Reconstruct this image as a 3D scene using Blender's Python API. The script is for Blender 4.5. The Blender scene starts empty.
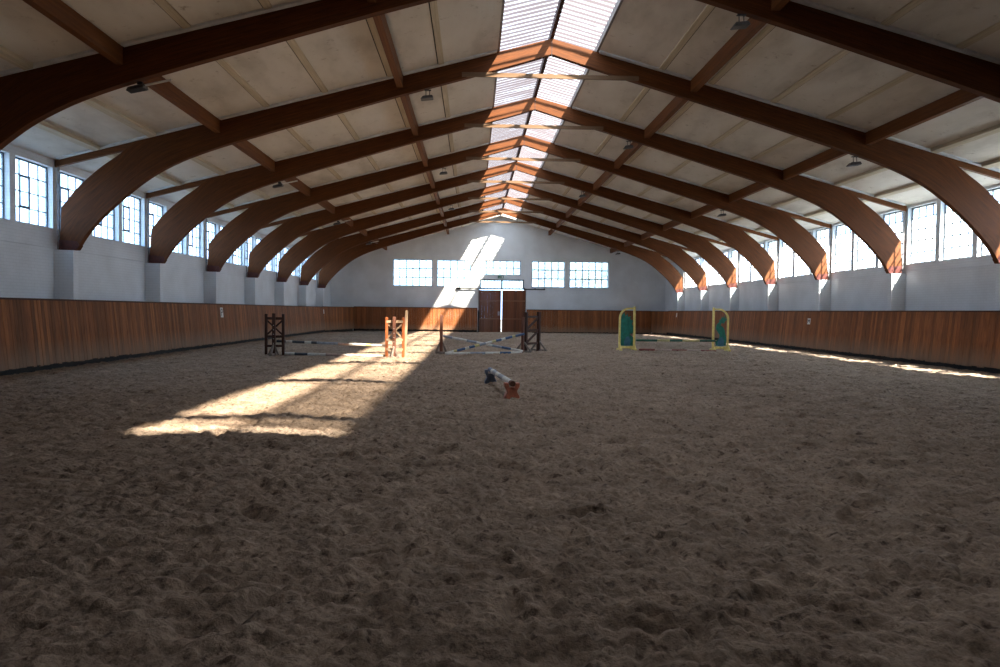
import bpy, math, random
import numpy as np
from mathutils import Vector, Matrix, Euler

random.seed(7)
RNG = np.random.default_rng(11)
SC = bpy.context.scene
COL = SC.collection

# ------------------------------------------------------------------ materials
def new_mat(name):
    m = bpy.data.materials.new(name)
    m.use_nodes = True
    nt = m.node_tree
    b = nt.nodes['Principled BSDF']
    return m, nt, b

def N(nt, typ, **kw):
    n = nt.nodes.new(typ)
    for k, v in kw.items():
        setattr(n, k, v)
    return n

def ramp(nt, fac, stops):
    r = N(nt, 'ShaderNodeValToRGB')
    els = r.color_ramp.elements
    while len(els) < len(stops):
        els.new(0.5)
    for e, (p, c) in zip(els, stops):
        e.position = p
        e.color = (c[0], c[1], c[2], 1)
    nt.links.new(fac, r.inputs['Fac'])
    return r.outputs['Color']

def mapping(nt, kind='Object', scale=(1, 1, 1), rot=(0, 0, 0)):
    tc = N(nt, 'ShaderNodeTexCoord')
    mp = N(nt, 'ShaderNodeMapping')
    mp.inputs['Scale'].default_value = scale
    mp.inputs['Rotation'].default_value = rot
    nt.links.new(tc.outputs[kind], mp.inputs['Vector'])
    return mp.outputs['Vector']

def noise(nt, vec, scale, detail=4, rough=.55):
    n = N(nt, 'ShaderNodeTexNoise')
    n.inputs['Scale'].default_value = scale
    n.inputs['Detail'].default_value = detail
    n.inputs['Roughness'].default_value = rough
    nt.links.new(vec, n.inputs['Vector'])
    return n.outputs['Fac']

def mix(nt, fac, a, b, mode='MIX'):
    m = N(nt, 'ShaderNodeMix', data_type='RGBA', blend_type=mode)
    for sock, v in ((m.inputs[0], fac), (m.inputs[6], a), (m.inputs[7], b)):
        if isinstance(v, (int, float)):
            sock.default_value = v
        elif isinstance(v, tuple):
            sock.default_value = (v[0], v[1], v[2], 1)
        else:
            nt.links.new(v, sock)
    return m.outputs[2]

def bump(nt, b, h, strength=.3, dist=.02):
    bp = N(nt, 'ShaderNodeBump')
    bp.inputs['Strength'].default_value = strength
    bp.inputs['Distance'].default_value = dist
    nt.links.new(h, bp.inputs['Height'])
    nt.links.new(bp.outputs['Normal'], b.inputs['Normal'])

def simple(name, col, rough=.6, var=.25, scale=6, metal=0.0, stretch=(1, 1, 1), bmp=.15):
    m, nt, b = new_mat(name)
    v = mapping(nt, 'Object', stretch)
    f = noise(nt, v, scale)
    lo = tuple(c * (1 - var) for c in col)
    hi = tuple(min(1, c * (1 + var)) for c in col)
    nt.links.new(ramp(nt, f, [(.3, lo), (.7, hi)]), b.inputs['Base Color'])
    b.inputs['Roughness'].default_value = rough
    b.inputs['Metallic'].default_value = metal
    if bmp:
        bump(nt, b, f, bmp, .01)
    return m

def wood_uv(name, dark, light, rough=.5):
    """laminated timber, grain along U, laminations across V (metres)"""
    m, nt, b = new_mat(name)
    v = mapping(nt, 'UV', (1.2, 28, 1))
    f = noise(nt, v, 1.6, 6, .6)
    v2 = mapping(nt, 'UV', (.22, 26, 1))
    w = N(nt, 'ShaderNodeTexVoronoi', feature='F1')
    w.inputs['Scale'].default_value = 1.0
    nt.links.new(v2, w.inputs['Vector'])
    c1 = ramp(nt, f, [(.25, dark), (.75, light)])
    hs = ramp(nt, w.outputs['Color'], [(.0, (.72, .72, .72)), (1., (1.12, 1.08, 1.05))])
    c = mix(nt, 1.0, c1, hs, 'MULTIPLY')
    nt.links.new(c, b.inputs['Base Color'])
    b.inputs['Roughness'].default_value = rough + .15
    b.inputs['Specular IOR Level'].default_value = .2
    bump(nt, b, f, .12, .01)
    return m

def timber(name, dark, light, axis='Y', rough=.6, per_island=.0, dust=None):
    """sawn timber; grain along one object axis; optional tone per board and dust at the foot"""
    m, nt, b = new_mat(name)
    s = {'X': (1.0, 22, 22), 'Y': (22, 1.0, 22), 'Z': (22, 22, 1.0)}[axis]
    v = mapping(nt, 'Object', s)
    f = noise(nt, v, .9, 6, .6)
    c = ramp(nt, f, [(.25, dark), (.75, light)])
    if per_island:
        g = N(nt, 'ShaderNodeNewGeometry')
        k = ramp(nt, g.outputs['Random Per Island'], [(0, (1 - per_island,) * 3), (.75, (1.0, .98, .96)), (1, (1 + per_island,) * 3)])
        c = mix(nt, 1.0, c, k, 'MULTIPLY')
    if dust:
        zmax, dcol = dust
        tc = N(nt, 'ShaderNodeTexCoord')
        sx = N(nt, 'ShaderNodeSeparateXYZ')
        nt.links.new(tc.outputs['Object'], sx.inputs[0])
        n2 = noise(nt, mapping(nt, 'Object', (3, 3, 1)), 1.5, 5)
        mr = N(nt, 'ShaderNodeMath', operation='MULTIPLY_ADD')
        nt.links.new(n2, mr.inputs[0]); mr.inputs[1].default_value = .5; mr.inputs[2].default_value = -.25
        ad = N(nt, 'ShaderNodeMath', operation='ADD')
        nt.links.new(sx.outputs['Z'], ad.inputs[0]); nt.links.new(mr.outputs[0], ad.inputs[1])
        fac = ramp(nt, ad.outputs[0], [(0.05, (.75,) * 3), (zmax, (0, 0, 0))])
        c = mix(nt, fac, c, dcol)
    nt.links.new(c, b.inputs['Base Color'])
    b.inputs['Roughness'].default_value = rough + .1
    b.inputs['Specular IOR Level'].default_value = .25
    bump(nt, b, f, .15, .01)
    return m

M = {}
M['glulam'] = wood_uv('glulam', (.058, .0165, .0034), (.172, .053, .0105), .5)
M['purlin'] = timber('purlin_timber', (.085, .026, .006), (.20, .070, .016), 'Y', .55)
M['rafter'] = timber('rafter_timber', (.08, .025, .006), (.19, .065, .016), 'X', .55)
M['collar'] = timber('collar_timber', (.09, .048, .024), (.19, .115, .065), 'X', .6)
M['ridge'] = timber('ridge_timber', (.028, .014, .014), (.06, .03, .03), 'Y', .6)
M['shoe'] = simple('oxide_red_steel', (.085, .018, .012), .5, .3, 9, .3)
M['steel'] = simple('dark_steel', (.035, .037, .042), .45, .3, 14, .6)
M['post_paint'] = simple('grey_post_paint', (.22, .21, .21), .6, .3, 12)
M['galv'] = simple('galvanised_steel', (.32, .33, .34), .4, .2, 20, .8)
M['window_steel'] = simple('window_bar_paint', (.10, .13, .17), .5, .25, 12)
M['pale_frame'] = simple('window_bar_grey', (.10, .115, .13), .5, .2, 12)
M['boards'] = timber('kickboard_planks', (.13, .043, .013), (.335, .122, .038), 'Z', .55, .42, (.75, (.25, .175, .12)))
M['boards_sunlit'] = timber('sunlit_kickboard_planks', (.18, .062, .02), (.34, .125, .045), 'Z', .5, .3, (.5, (.24, .16, .11)))  # lighter copy of the planks, with the far sunlight put into its colour
M['plank_dark'] = timber('dark_end_wall_planks', (.03, .016, .010), (.07, .035, .02), 'Z', .6)
M['cap'] = timber('cap_rail_timber', (.05, .022, .013), (.10, .045, .028), 'Y', .6)
M['plinth'] = simple('dark_gap_plinth', (.012, .011, .010), .8, .4, 4)  # near-black base colour paints in the dark gap under the planks
M['door_wood'] = timber('door_timber', (.105, .036, .017), (.20, .075, .036), 'Z', .5, .25)
M['door_rail'] = timber('door_rail_timber', (.17, .085, .05), (.30, .16, .10), 'X', .5)
M['batten'] = timber('batten_timber', (.42, .36, .26), (.66, .58, .44), 'Y', .7)
M['lip'] = simple('panel_edge_paint', (.68, .70, .71), .7, .15, 3)
M['groove'] = simple('panel_joint', (.03, .028, .025), .8, .2, 5)
M['jump_brown'] = timber('brown_stained_timber', (.030, .012, .008), (.075, .030, .019), 'Z', .6)
M['jump_orange'] = timber('orange_stained_timber', (.19, .048, .014), (.36, .11, .035), 'Z', .55)
M['jump_pale'] = timber('weathered_pale_timber', (.28, .18, .11), (.46, .33, .22), 'Z', .65)
M['jump_post'] = timber('worn_brown_post', (.085, .032, .022), (.20, .085, .052), 'Z', .6)
M['foot_grey'] = simple('dusty_timber_foot', (.19, .15, .125), .8, .3, 9)
M['yellow'] = simple('yellow_paint', (.80, .64, .21), .5, .2, 9)
M['green'] = simple('dark_green_paint', (.010, .165, .112), .5, .35, 6)
M['green_pole'] = simple('pole_green_paint', (.012, .085, .05), .5, .3, 9)
M['blue_patch'] = simple('faded_blue_paint', (.05, .15, .21), .55, .3, 6)
M['pole_white'] = simple('pole_white_paint', (.60, .58, .53), .5, .2, 12)
M['pole_black'] = simple('pole_slate_paint', (.035, .045, .06), .5, .3, 12)
M['pole_grey'] = simple('pole_grey_paint', (.24, .27, .32), .5, .3, 12)
M['pole_blue'] = simple('pole_blue_paint', (.035, .085, .19), .45, .3, 12)
M['pole_yellow'] = simple('pole_yellow_paint', (.50, .43, .19), .5, .25, 12)
M['pole_red'] = simple('pole_red_paint', (.24, .06, .05), .5, .25, 12)
M['pole_pink'] = simple('pole_worn_pink', (.42, .30, .25), .55, .25, 12)
M['block_red'] = simple('block_brick_red', (.52, .17, .10), .55, .3, 10)
M['block_blue'] = simple('block_navy', (.085, .105, .155), .5, .35, 10)
M['sign_green'] = simple('sign_green', (.01, .12, .06), .4, .1, 4)
M['sign_white'] = simple('sign_white', (.72, .72, .70), .5, .1, 9)
M['ink'] = simple('sign_black', (.012, .012, .012), .5, .1, 9)
M['lamp_body'] = simple('lamp_grey_metal', (.10, .10, .105), .4, .25, 20, .5)
M['bark'] = simple('bark', (.09, .06, .045), .9, .4, 9)
M['leaf'] = simple('leaf', (.055, .085, .035), .6, .4, 3)

def wall_mat():
    m, nt, b = new_mat('white_painted_masonry')
    v = mapping(nt, 'Object', (1, 1, 1))
    # courses of blocks: bricks follow (horizontal run, height)
    sx = N(nt, 'ShaderNodeSeparateXYZ'); nt.links.new(v, sx.inputs[0])
    ad = N(nt, 'ShaderNodeMath', operation='ADD'); nt.links.new(sx.outputs[0], ad.inputs[0]); nt.links.new(sx.outputs[1], ad.inputs[1])
    cb = N(nt, 'ShaderNodeCombineXYZ'); nt.links.new(ad.outputs[0], cb.inputs[0]); nt.links.new(sx.outputs[2], cb.inputs[1])
    br = N(nt, 'ShaderNodeTexBrick')
    br.inputs['Scale'].default_value = 1.0
    br.inputs['Brick Width'].default_value = .25
    br.inputs['Row Height'].default_value = .083
    br.inputs['Mortar Size'].default_value = .006
    br.inputs['Color1'].default_value = (.79, .83, .87, 1); br.inputs['Color2'].default_value = (.775, .815, .855, 1)
    br.inputs['Mortar'].default_value = (.70, .735, .77, 1)
    nt.links.new(cb.outputs[0], br.inputs['Vector'])
    n1 = noise(nt, v, .7, 5)
    st = ramp(nt, n1, [(.3, (.86, .855, .85)), (.65, (1.03, 1.03, 1.03))])
    nt.links.new(mix(nt, 1.0, br.outputs['Color'], st, 'MULTIPLY'), b.inputs['Base Color'])
    b.inputs['Roughness'].default_value = .75
    bump(nt, b, br.outputs['Fac'], -.12, .006)
    return m
M['wall'] = wall_mat()

def panel_mat():
    m, nt, b = new_mat('ceiling_board')
    v = mapping(nt, 'Object', (1, .35, 1))
    n1 = noise(nt, v, .9, 6, .6)
    n2 = noise(nt, mapping(nt, 'Object', (1.3, 1.3, 1)), 3.0, 6, .7)
    c = ramp(nt, n1, [(.25, (.44, .40, .345)), (.5, (.66, .62, .555)), (.8, (.77, .74, .685))])
    sp = ramp(nt, n2, [(.27, (.55, .5, .45)), (.40, (1, 1, 1))])
    nt.links.new(mix(nt, 1.0, c, sp, 'MULTIPLY'), b.inputs['Base Color'])
    b.inputs['Roughness'].default_value = .8
    return m
M['panel'] = panel_mat()

def sand_mat():
    m, nt, b = new_mat('arena_sand')
    v = mapping(nt, 'Object')
    big = noise(nt, v, .22, 4)
    mid = noise(nt, v, 2.2, 6, .65)
    fine = noise(nt, v, 26, 5, .7)
    c = ramp(nt, mid, [(.28, (.165, .110, .073)), (.48, (.285, .212, .158)), (.75, (.385, .285, .208))])
    c = mix(nt, 1.0, c, ramp(nt, big, [(.3, (.84, .83, .82)), (.7, (1.1, 1.1, 1.1))]), 'MULTIPLY')
    c = mix(nt, 1.0, c, ramp(nt, fine, [(.28, (.38, .35, .33)), (.46, (.95, .95, .95)), (.75, (1.3, 1.3, 1.28))]), 'MULTIPLY')
    crumb_shade = noise(nt, v, 10.5, 4, .62)  # dark specks painted for crumbs and for the shade in small hollows
    c = mix(nt, 1.0, c, ramp(nt, crumb_shade, [(.33, (.40, .36, .34)), (.43, (1, 1, 1))]), 'MULTIPLY')
    nt.links.new(c, b.inputs['Base Color'])
    b.inputs['Roughness'].default_value = .95
    b.inputs['Specular IOR Level'].default_value = .15
    mx = N(nt, 'ShaderNodeMath', operation='MULTIPLY_ADD')
    nt.links.new(fine, mx.inputs[0]); mx.inputs[1].default_value = .35; nt.links.new(noise(nt, v, 9, 5, .65), mx.inputs[2])
    bump(nt, b, mx.outputs[0], .9, .035)
    return m
M['sand'] = sand_mat()

def glass_mat(name, tint, gloss=.05, dirt=.0, dirtcol=(.8, .85, .9)):
    m = bpy.data.materials.new(name)
    m.use_nodes = True
    nt = m.node_tree
    nt.nodes.clear()
    out = N(nt, 'ShaderNodeOutputMaterial')
    tr = N(nt, 'ShaderNodeBsdfTransparent'); tr.inputs['Color'].default_value = (*tint, 1)
    gl = N(nt, 'ShaderNodeBsdfGlossy'); gl.inputs['Roughness'].default_value = .03
    mx = N(nt, 'ShaderNodeMixShader'); mx.inputs[0].default_value = gloss
    nt.links.new(tr.outputs[0], mx.inputs[1]); nt.links.new(gl.outputs[0], mx.inputs[2])
    last = mx.outputs[0]
    if dirt:
        tl = N(nt, 'ShaderNodeBsdfTranslucent'); tl.inputs['Color'].default_value = (*dirtcol, 1)
        n1 = noise(nt, mapping(nt, 'Object'), 2.0, 5)
        f = ramp(nt, n1, [(.3, (dirt * .6,) * 3), (.7, (dirt * 1.3,) * 3)])
        m2 = N(nt, 'ShaderNodeMixShader'); nt.links.new(f, m2.inputs[0])
        nt.links.new(last, m2.inputs[1]); nt.links.new(tl.outputs[0], m2.inputs[2])
        last = m2.outputs[0]
    nt.links.new(last, out.inputs['Surface'])
    return m
M['glass'] = glass_mat('window_glass', (.93, .96, .98), .05, .22)
M['glass_far'] = glass_mat('dusty_window_glass', (.74, .74, .70), .04, .3)

def skylight_mat(name='corrugated_rooflight', dim_near=False):
    """translucent corrugated roof light, with dirt lying in the corrugations"""
    m = bpy.data.materials.new(name)
    m.use_nodes = True
    nt = m.node_tree
    nt.nodes.clear()
    out = N(nt, 'ShaderNodeOutputMaterial')
    v = mapping(nt, 'Object')
    sx = N(nt, 'ShaderNodeSeparateXYZ'); nt.links.new(v, sx.inputs[0])
    a = N(nt, 'ShaderNodeMath', operation='MULTIPLY'); nt.links.new(sx.outputs[1], a.inputs[0]); a.inputs[1].default_value = 2 * math.pi / .262
    s = N(nt, 'ShaderNodeMath', operation='SINE'); nt.links.new(a.outputs[0], s.inputs[0])
    nz = noise(nt, mapping(nt, 'Object', (.6, 3.1, .6)), 1.1, 5, .65)
    k = N(nt, 'ShaderNodeMath', operation='MULTIPLY_ADD'); nt.links.new(nz, k.inputs[0]); k.inputs[1].default_value = 2.6; nt.links.new(s.outputs[0], k.inputs[2])
    f = ramp(nt, k.outputs[0], [(0.0, (0, 0, 0)), (.82, (.0, .0, .0)), (1.0, (1, 1, 1))])
    # k runs about -.3..2.2 ; remap
    mr = N(nt, 'ShaderNodeMapRange'); nt.links.new(k.outputs[0], mr.inputs[0])
    mr.inputs[1].default_value = 1.15; mr.inputs[2].default_value = 1.95
    mr.inputs[3].default_value = 0; mr.inputs[4].default_value = 1
    tr = N(nt, 'ShaderNodeBsdfTransparent'); tr.inputs['Color'].default_value = (.56, .535, .50, 1)
    tl = N(nt, 'ShaderNodeBsdfTranslucent'); tl.inputs['Color'].default_value = (.15, .147, .148, 1)
    m1 = N(nt, 'ShaderNodeMixShader'); m1.inputs[0].default_value = SKY_TRANSLUCENT
    nt.links.new(tr.outputs[0], m1.inputs[1]); nt.links.new(tl.outputs[0], m1.inputs[2])
    if dim_near:       # extra clouding toward the near end, added to dim half the sun patch
        wr = N(nt, 'ShaderNodeMapRange'); nt.links.new(sx.outputs[1], wr.inputs[0])
        wr.inputs[1].default_value = 4.5; wr.inputs[2].default_value = 11.0; wr.inputs[3].default_value = .86; wr.inputs[4].default_value = SKY_TRANSLUCENT
        nt.links.new(wr.outputs[0], m1.inputs[0])
    d = N(nt, 'ShaderNodeBsdfDiffuse'); d.inputs['Color'].default_value = (.05, .04, .04, 1)
    d2 = N(nt, 'ShaderNodeBsdfTranslucent'); d2.inputs['Color'].default_value = (.07, .057, .058, 1)
    m3 = N(nt, 'ShaderNodeMixShader'); m3.inputs[0].default_value = .5
    nt.links.new(d.outputs[0], m3.inputs[1]); nt.links.new(d2.outputs[0], m3.inputs[2])
    m2 = N(nt, 'ShaderNodeMixShader'); nt.links.new(mr.outputs[0], m2.inputs[0])
    nt.links.new(m1.outputs[0], m2.inputs[1]); nt.links.new(m3.outputs[0], m2.inputs[2])
    nt.links.new(m2.outputs[0], out.inputs['Surface'])
    return m
SKY_TRANSLUCENT = .45
M['skylight'] = skylight_mat()
M['skylight_dimmed'] = skylight_mat('dimmed_rooflight', True)

# ------------------------------------------------------------------ mesh helpers
class MB:
    def __init__(self):
        self.v = []; self.f = []; self.mi = []; self.uv = None; self.mats = []; self.cur = 0
    def mat(self, m):
        if m not in self.mats:
            self.mats.append(m)
        self.cur = self.mats.index(m)
        return self
    def _add(self, vs, fs):
        o = len(self.v)
        self.v += [tuple(p) for p in vs]
        for f in fs:
            self.f.append(tuple(i + o for i in f)); self.mi.append(self.cur)
    def hexa(self, p):      # 8 corners: bottom 4 ccw, top 4
        self._add(p, [(3, 2, 1, 0), (4, 5, 6, 7), (0, 1, 5, 4), (1, 2, 6, 5), (2, 3, 7, 6), (3, 0, 4, 7)])
        return self
    def box(self, x0, x1, y0, y1, z0, z1):
        return self.hexa([(x0, y0, z0), (x1, y0, z0), (x1, y1, z0), (x0, y1, z0), (x0, y0, z1), (x1, y0, z1), (x1, y1, z1), (x0, y1, z1)])
    def bar(self, a, b, w, h, up=(0, 0, 1)):
        a = Vector(a); b = Vector(b); d = (b - a).normalized(); up = Vector(up)
        if abs(d.dot(up)) > .98:
            up = Vector((0, 1, 0))
        s = d.cross(up).normalized() * (w / 2); t = s.cross(d).normalized() * (h / 2)
        return self.hexa([a - s - t, a + s - t, b + s - t, b - s - t, a - s + t, a + s + t, b + s + t, b - s + t])
    def tube(self, a, b, r0, r1=None, n=12):
        r1 = r0 if r1 is None else r1
        a = Vector(a); b = Vector(b); d = (b - a).normalized()
        up = Vector((0, 0, 1)) if abs(d.z) < .9 else Vector((1, 0, 0))
        s = d.cross(up).normalized(); t = s.cross(d)
        vs = []
        for c, r in ((a, r0), (b, r1)):
            for k in range(n):
                an = 2 * math.pi * k / n
                vs.append(c + s * (r * math.cos(an)) + t * (r * math.sin(an)))
        fs = [(k, (k + 1) % n, n + (k + 1) % n, n + k) for k in range(n)]
        fs += [tuple(range(n))[::-1], tuple(range(n, 2 * n))]
        self._add(vs, fs)
        return self
    def path(self, pts, r, n=10):
        for a, b in zip(pts[:-1], pts[1:]):
            self.tube(a, b, r, r, n)
        return self
    def prism(self, prof, y0, y1):        # profile in XZ extruded along Y
        n = len(prof)
        vs = [(p[0], y0, p[1]) for p in prof] + [(p[0], y1, p[1]) for p in prof]
        fs = [tuple(range(n)), tuple(range(n, 2 * n))[::-1]]
        fs += [(k, n + k, n + (k + 1) % n, (k + 1) % n) for k in range(n)]
        self._add(vs, fs)
        return self
    def mesh(self, name, m=None, bevel=None):
        me = bpy.data.meshes.new(name)
        me.from_pydata(self.v, [], self.f)
        mats = self.mats or [m]
        for k in mats:
            me.materials.append(k)
        if len(mats) > 1:
            me.polygons.foreach_set('material_index', self.mi)
        import bmesh
        bm = bmesh.new(); bm.from_mesh(me)
        bmesh.ops.recalc_face_normals(bm, faces=bm.faces)
        bm.to_mesh(me); bm.free()
        me.update()
        return me
    def build(self, name, m=None, parent=None, loc=None, rotz=0, bevel=0):
        o = bpy.data.objects.new(name, self.mesh(name, m))
        COL.objects.link(o)
        if parent is not None:
            o.parent = parent
        if loc is not None:
            o.location = loc
        if rotz:
            o.rotation_euler = (0, 0, rotz)
        if bevel:
            b = o.modifiers.new('bevel', 'BEVEL'); b.width = bevel; b.segments = 2; b.limit_method = 'ANGLE'
        return o

def tag(o, label, cat, group=None, kind=None):
    o['label'] = label; o['category'] = cat
    if group: o['group'] = group
    if kind: o['kind'] = kind
    return o

def thing(name, label, cat, loc=(0, 0, 0), rotz=0, group=None, kind=None):
    o = bpy.data.objects.new(name, None)
    o.empty_display_size = .3
    COL.objects.link(o)
    o.location = loc; o.rotation_euler = (0, 0, rotz)
    return tag(o, label, cat, group, kind)

def copy_tree(o, parent=None):
    c = o.copy(); COL.objects.link(c)
    if parent is not None:
        c.parent = parent
    for ch in [x for x in o.children]:
        copy_tree(ch, c)
    return c

ORD = ['first', 'second', 'third', 'fourth', 'fifth', 'sixth', 'seventh', 'eighth', 'ninth', 'tenth', 'eleventh']

# ------------------------------------------------------------------ dimensions
WX = 13.65          # inner face of the side walls
YN, YF = -1.6, 58.8 # near and far wall inner faces
BAY = 5.5
Y0 = 14.78          # first arch in view
SLOPE = .26625
ZR = 9.20           # top of the arches at the ridge
SKE = {-1: 1.47, 1: 1.27}   # where the roof light ends on either slope
SKY0, SKY1 = 2.4, 57.7
TH = .18           # thickness of an arch
def roofz(x): return ZR + .02 - SLOPE * abs(x)

# ------------------------------------------------------------------ sand floor
def vnoise(x, y, scale, seed):
    r = np.random.default_rng(seed)
    T = r.random((256, 256)).astype(np.float32)
    gx = x / scale; gy = y / scale
    ix = np.floor(gx).astype(int); iy = np.floor(gy).astype(int)
    fx = gx - ix; fy = gy - iy
    fx = fx * fx * fx * (fx * (fx * 6 - 15) + 10); fy = fy * fy * fy * (fy * (fy * 6 - 15) + 10)
    a = T[ix % 256, iy % 256]; b = T[(ix + 1) % 256, iy % 256]; c = T[ix % 256, (iy + 1) % 256]; d = T[(ix + 1) % 256, (iy + 1) % 256]
    return (a * (1 - fx) + b * fx) * (1 - fy) + (c * (1 - fx) + d * fx) * fy - .5

def floor_base(x, y):
    t = np.clip((y - 40) / 17, 0, 1)
    return -.12 * t * t * (3 - 2 * t)

def floor_height(x, y):
    ca, sa = math.cos(.6), math.sin(.6)
    xr, yr = x * ca - y * sa, x * sa + y * ca
    wx = x + .25 * vnoise(xr, yr, .5, 21); wy = y + .25 * vnoise(xr, yr, .5, 22)
    h = .03 * vnoise(xr, yr, 2.3, 1) + .022 * vnoise(wx, wy, .62, 2)
    n3 = vnoise(wx, wy * 1.4, .30, 3)
    h += -.05 * np.clip(.5 - np.abs(n3) * 4, 0, .5) * np.clip(vnoise(xr, yr, 1.1, 9) * 3 + .55, 0, 1)
    h += .05 * np.abs(vnoise(wx, wy, .23, 4)) + .085 * np.abs(vnoise(xr, yr, .125, 5)) + .06 * np.abs(vnoise(x * .8 + y * .6, y * .8 - x * .6, .066, 6)) - .05
    h -= .30 * np.clip(vnoise(wx, wy, .24, 14) - .27, 0, .23)      # hoof hollows
    h += .16 * np.clip(vnoise(wx, wy, .13, 15) - .30, 0, .2)       # loose clods
    return h

def build_floor():
    ys = [YN - .2]
    while ys[-1] < YF + .3:
        y = ys[-1]
        ys.append(y + (.12 if y < 2.2 else (.017 + max(0, y - 2.8) * .0026)))
    xs = [-WX - .2]
    while xs[-1] < WX + .2:
        x = xs[-1]
        ys_ = .02 if -5.6 < x < 1.8 else (.045 if -10.5 < x < 7.5 else .1)
        xs.append(x + ys_)
    xs = np.array(xs, dtype=np.float64); ys = np.array(ys, dtype=np.float64)
    X, Y = np.meshgrid(xs, ys)
    Z = floor_height(X, Y) * np.clip(1.0, 0, 1) + floor_base(X, Y)
    # level sand in the track beside the kickboards, a shallow worn path
    edge = np.clip((np.abs(X) - 11.9) / .7, 0, 1)
    Z = Z * (1 - .5 * edge) + (-.03) * edge
    nx, ny = len(xs), len(ys)
    co = np.stack([X, Y, Z], -1).reshape(-1, 3).astype(np.float32)
    idx = np.arange(nx * ny).reshape(ny, nx)
    q = np.stack([idx[:-1, :-1], idx[:-1, 1:], idx[1:, 1:], idx[1:, :-1]], -1).reshape(-1, 4).astype(np.int32)
    me = bpy.data.meshes.new('floor')
    me.vertices.add(len(co)); me.vertices.foreach_set('co', co.ravel())
    me.loops.add(q.size); me.loops.foreach_set('vertex_index', q.ravel())
    me.polygons.add(len(q))
    me.polygons.foreach_set('loop_start', np.arange(0, q.size, 4, dtype=np.int32))
    me.polygons.foreach_set('loop_total', np.full(len(q), 4, dtype=np.int32))
    me.update(calc_edges=True)
    me.polygons.foreach_set('use_smooth', np.ones(len(q), dtype=bool))
    me.materials.append(M['sand'])
    o = bpy.data.objects.new('floor', me); COL.objects.link(o)
    tag(o, 'brown churned sand floor of the riding arena', 'floor', kind='structure')
build_floor()

def fz(x, y):
    return float(floor_height(np.array([float(x)]), np.array([float(y)]))[0] + floor_base(0, np.array([float(y)]))[0])

# ------------------------------------------------------------------ walls and windows
WZ = {-1: (3.70, 5.36), 1: (3.46, 5.50)}     # sill and head of the windows on either side
WT = .30
WW = 1.60
WINY = {-1: [], 1: []}
for sx in (-1, 1):
    for k in range(0 if sx < 0 else -1, 7):
        for c in (1 / 6, 3 / 6, 5 / 6):
            if k < 0 and c < .7: continue
            WINY[sx].append(Y0 + BAY * k + .09 + BAY * c)

def build_side_wall(sx):
    mb = MB()
    xa, xb = sorted((sx * WX, sx * (WX + WT)))
    top = 5.58
    WIN_Z0, WIN_Z1 = WZ[sx]; win_y = WINY[sx]
    mb.box(xa, xb, YN - .3, YF + .3, -.4, WIN_Z0)
    mb.box(xa, xb, YN - .3, YF + .3, WIN_Z1, top)
    ya = YN - .3
    for yc in win_y:
        mb.box(xa, xb, ya, yc - WW / 2, WIN_Z0, WIN_Z1)
        ya = yc + WW / 2
    mb.box(xa, xb, ya, YF + .3, WIN_Z0, WIN_Z1)
    # a shallow string course below the sills, and the pilasters that carry the arches
    xi = sx * (WX - .035)
    for k in range(-3, 8):
        mb.box(*sorted((xi, sx * WX)), max(YN, Y0 + BAY * k + .3), min(YF, Y0 + BAY * (k + 1) - .08), 3.16, 3.2)
    o = mb.build('wall_left' if sx < 0 else 'wall_right', M['wall'])
    tag(o, 'long white painted block wall with a band of windows on the %s' % ('left' if sx < 0 else 'right'), 'wall', kind='structure')
build_side_wall(-1); build_side_wall(1)
tn = 0
for sx in (-1, 1):
    for k in range(-2, 8):
        tn += 1; yk = Y0 + BAY * k
        mb = MB(); mb.box(*sorted((sx * (WX - .53), sx * (WX - .002))), yk - .01, yk + .24, -.2, 3.118)
        side = 'left' if sx < 0 else 'right'
        o = mb.build('trim_%d' % tn, M['wall'])
        tag(o, 'white masonry pilaster on the %s wall under the %s' % (side, ('%s arch in view' % ORD[k]) if k >= 0 else ('arch overhead near the viewer' if k == -1 else 'arch overhead by the near wall')), 'pilaster', 'pilasters under the arches', 'structure')

def gable(name, yw, openings, label, mat='wall'):
    """openings: list of (x0, x1, z0, z1); wall inner face at yw, built outward"""
    y0, y1 = (yw, yw + WT) if yw > 10 else (yw - WT, yw)
    xs = sorted(set([-WX - WT, WX + WT, 0.0] + [o[0] for o in openings] + [o[1] for o in openings]))
    mb = MB()
    for a, b in zip(xs[:-1], xs[1:]):
        c = (a + b) / 2
        cuts = sorted([(o[2], o[3]) for o in openings if o[0] < c < o[1]])
        z = -.5
        for z0, z1 in cuts:
            if z0 > z + 1e-4:
                mb.box(a, b, y0, y1, z, z0)
            z = z1
        ta, tb = roofz(a) + .02, roofz(b) + .02
        mb.hexa([(a, y0, z), (b, y0, z), (b, y1, z), (a, y1, z), (a, y0, ta), (b, y0, tb), (b, y1, tb), (a, y1, ta)])
    o = mb.build(name, M[mat])
    tag(o, label, 'wall', kind='structure')

FARWIN = [(-8.66, -5.49, 3.54, 5.69), (-5.11, -2.36, 3.54, 5.69), (-1.66, 1.70, 4.52, 5.69), (2.62, 5.34, 3.56, 5.70), (5.73, 8.94, 3.56, 5.70)]
DX0, DX1 = -1.62, 1.98
gable('wall_far', YF, FARWIN + [(DX0, DX1, -.45, 4.16)], 'white painted end wall with a gable and five wide windows above a double door')
gable('wall_near', YN, [], 'unseen dark timber end wall behind the viewer', 'plank_dark')  # unseen wall, made dark to keep bounced light off the near sand

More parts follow.
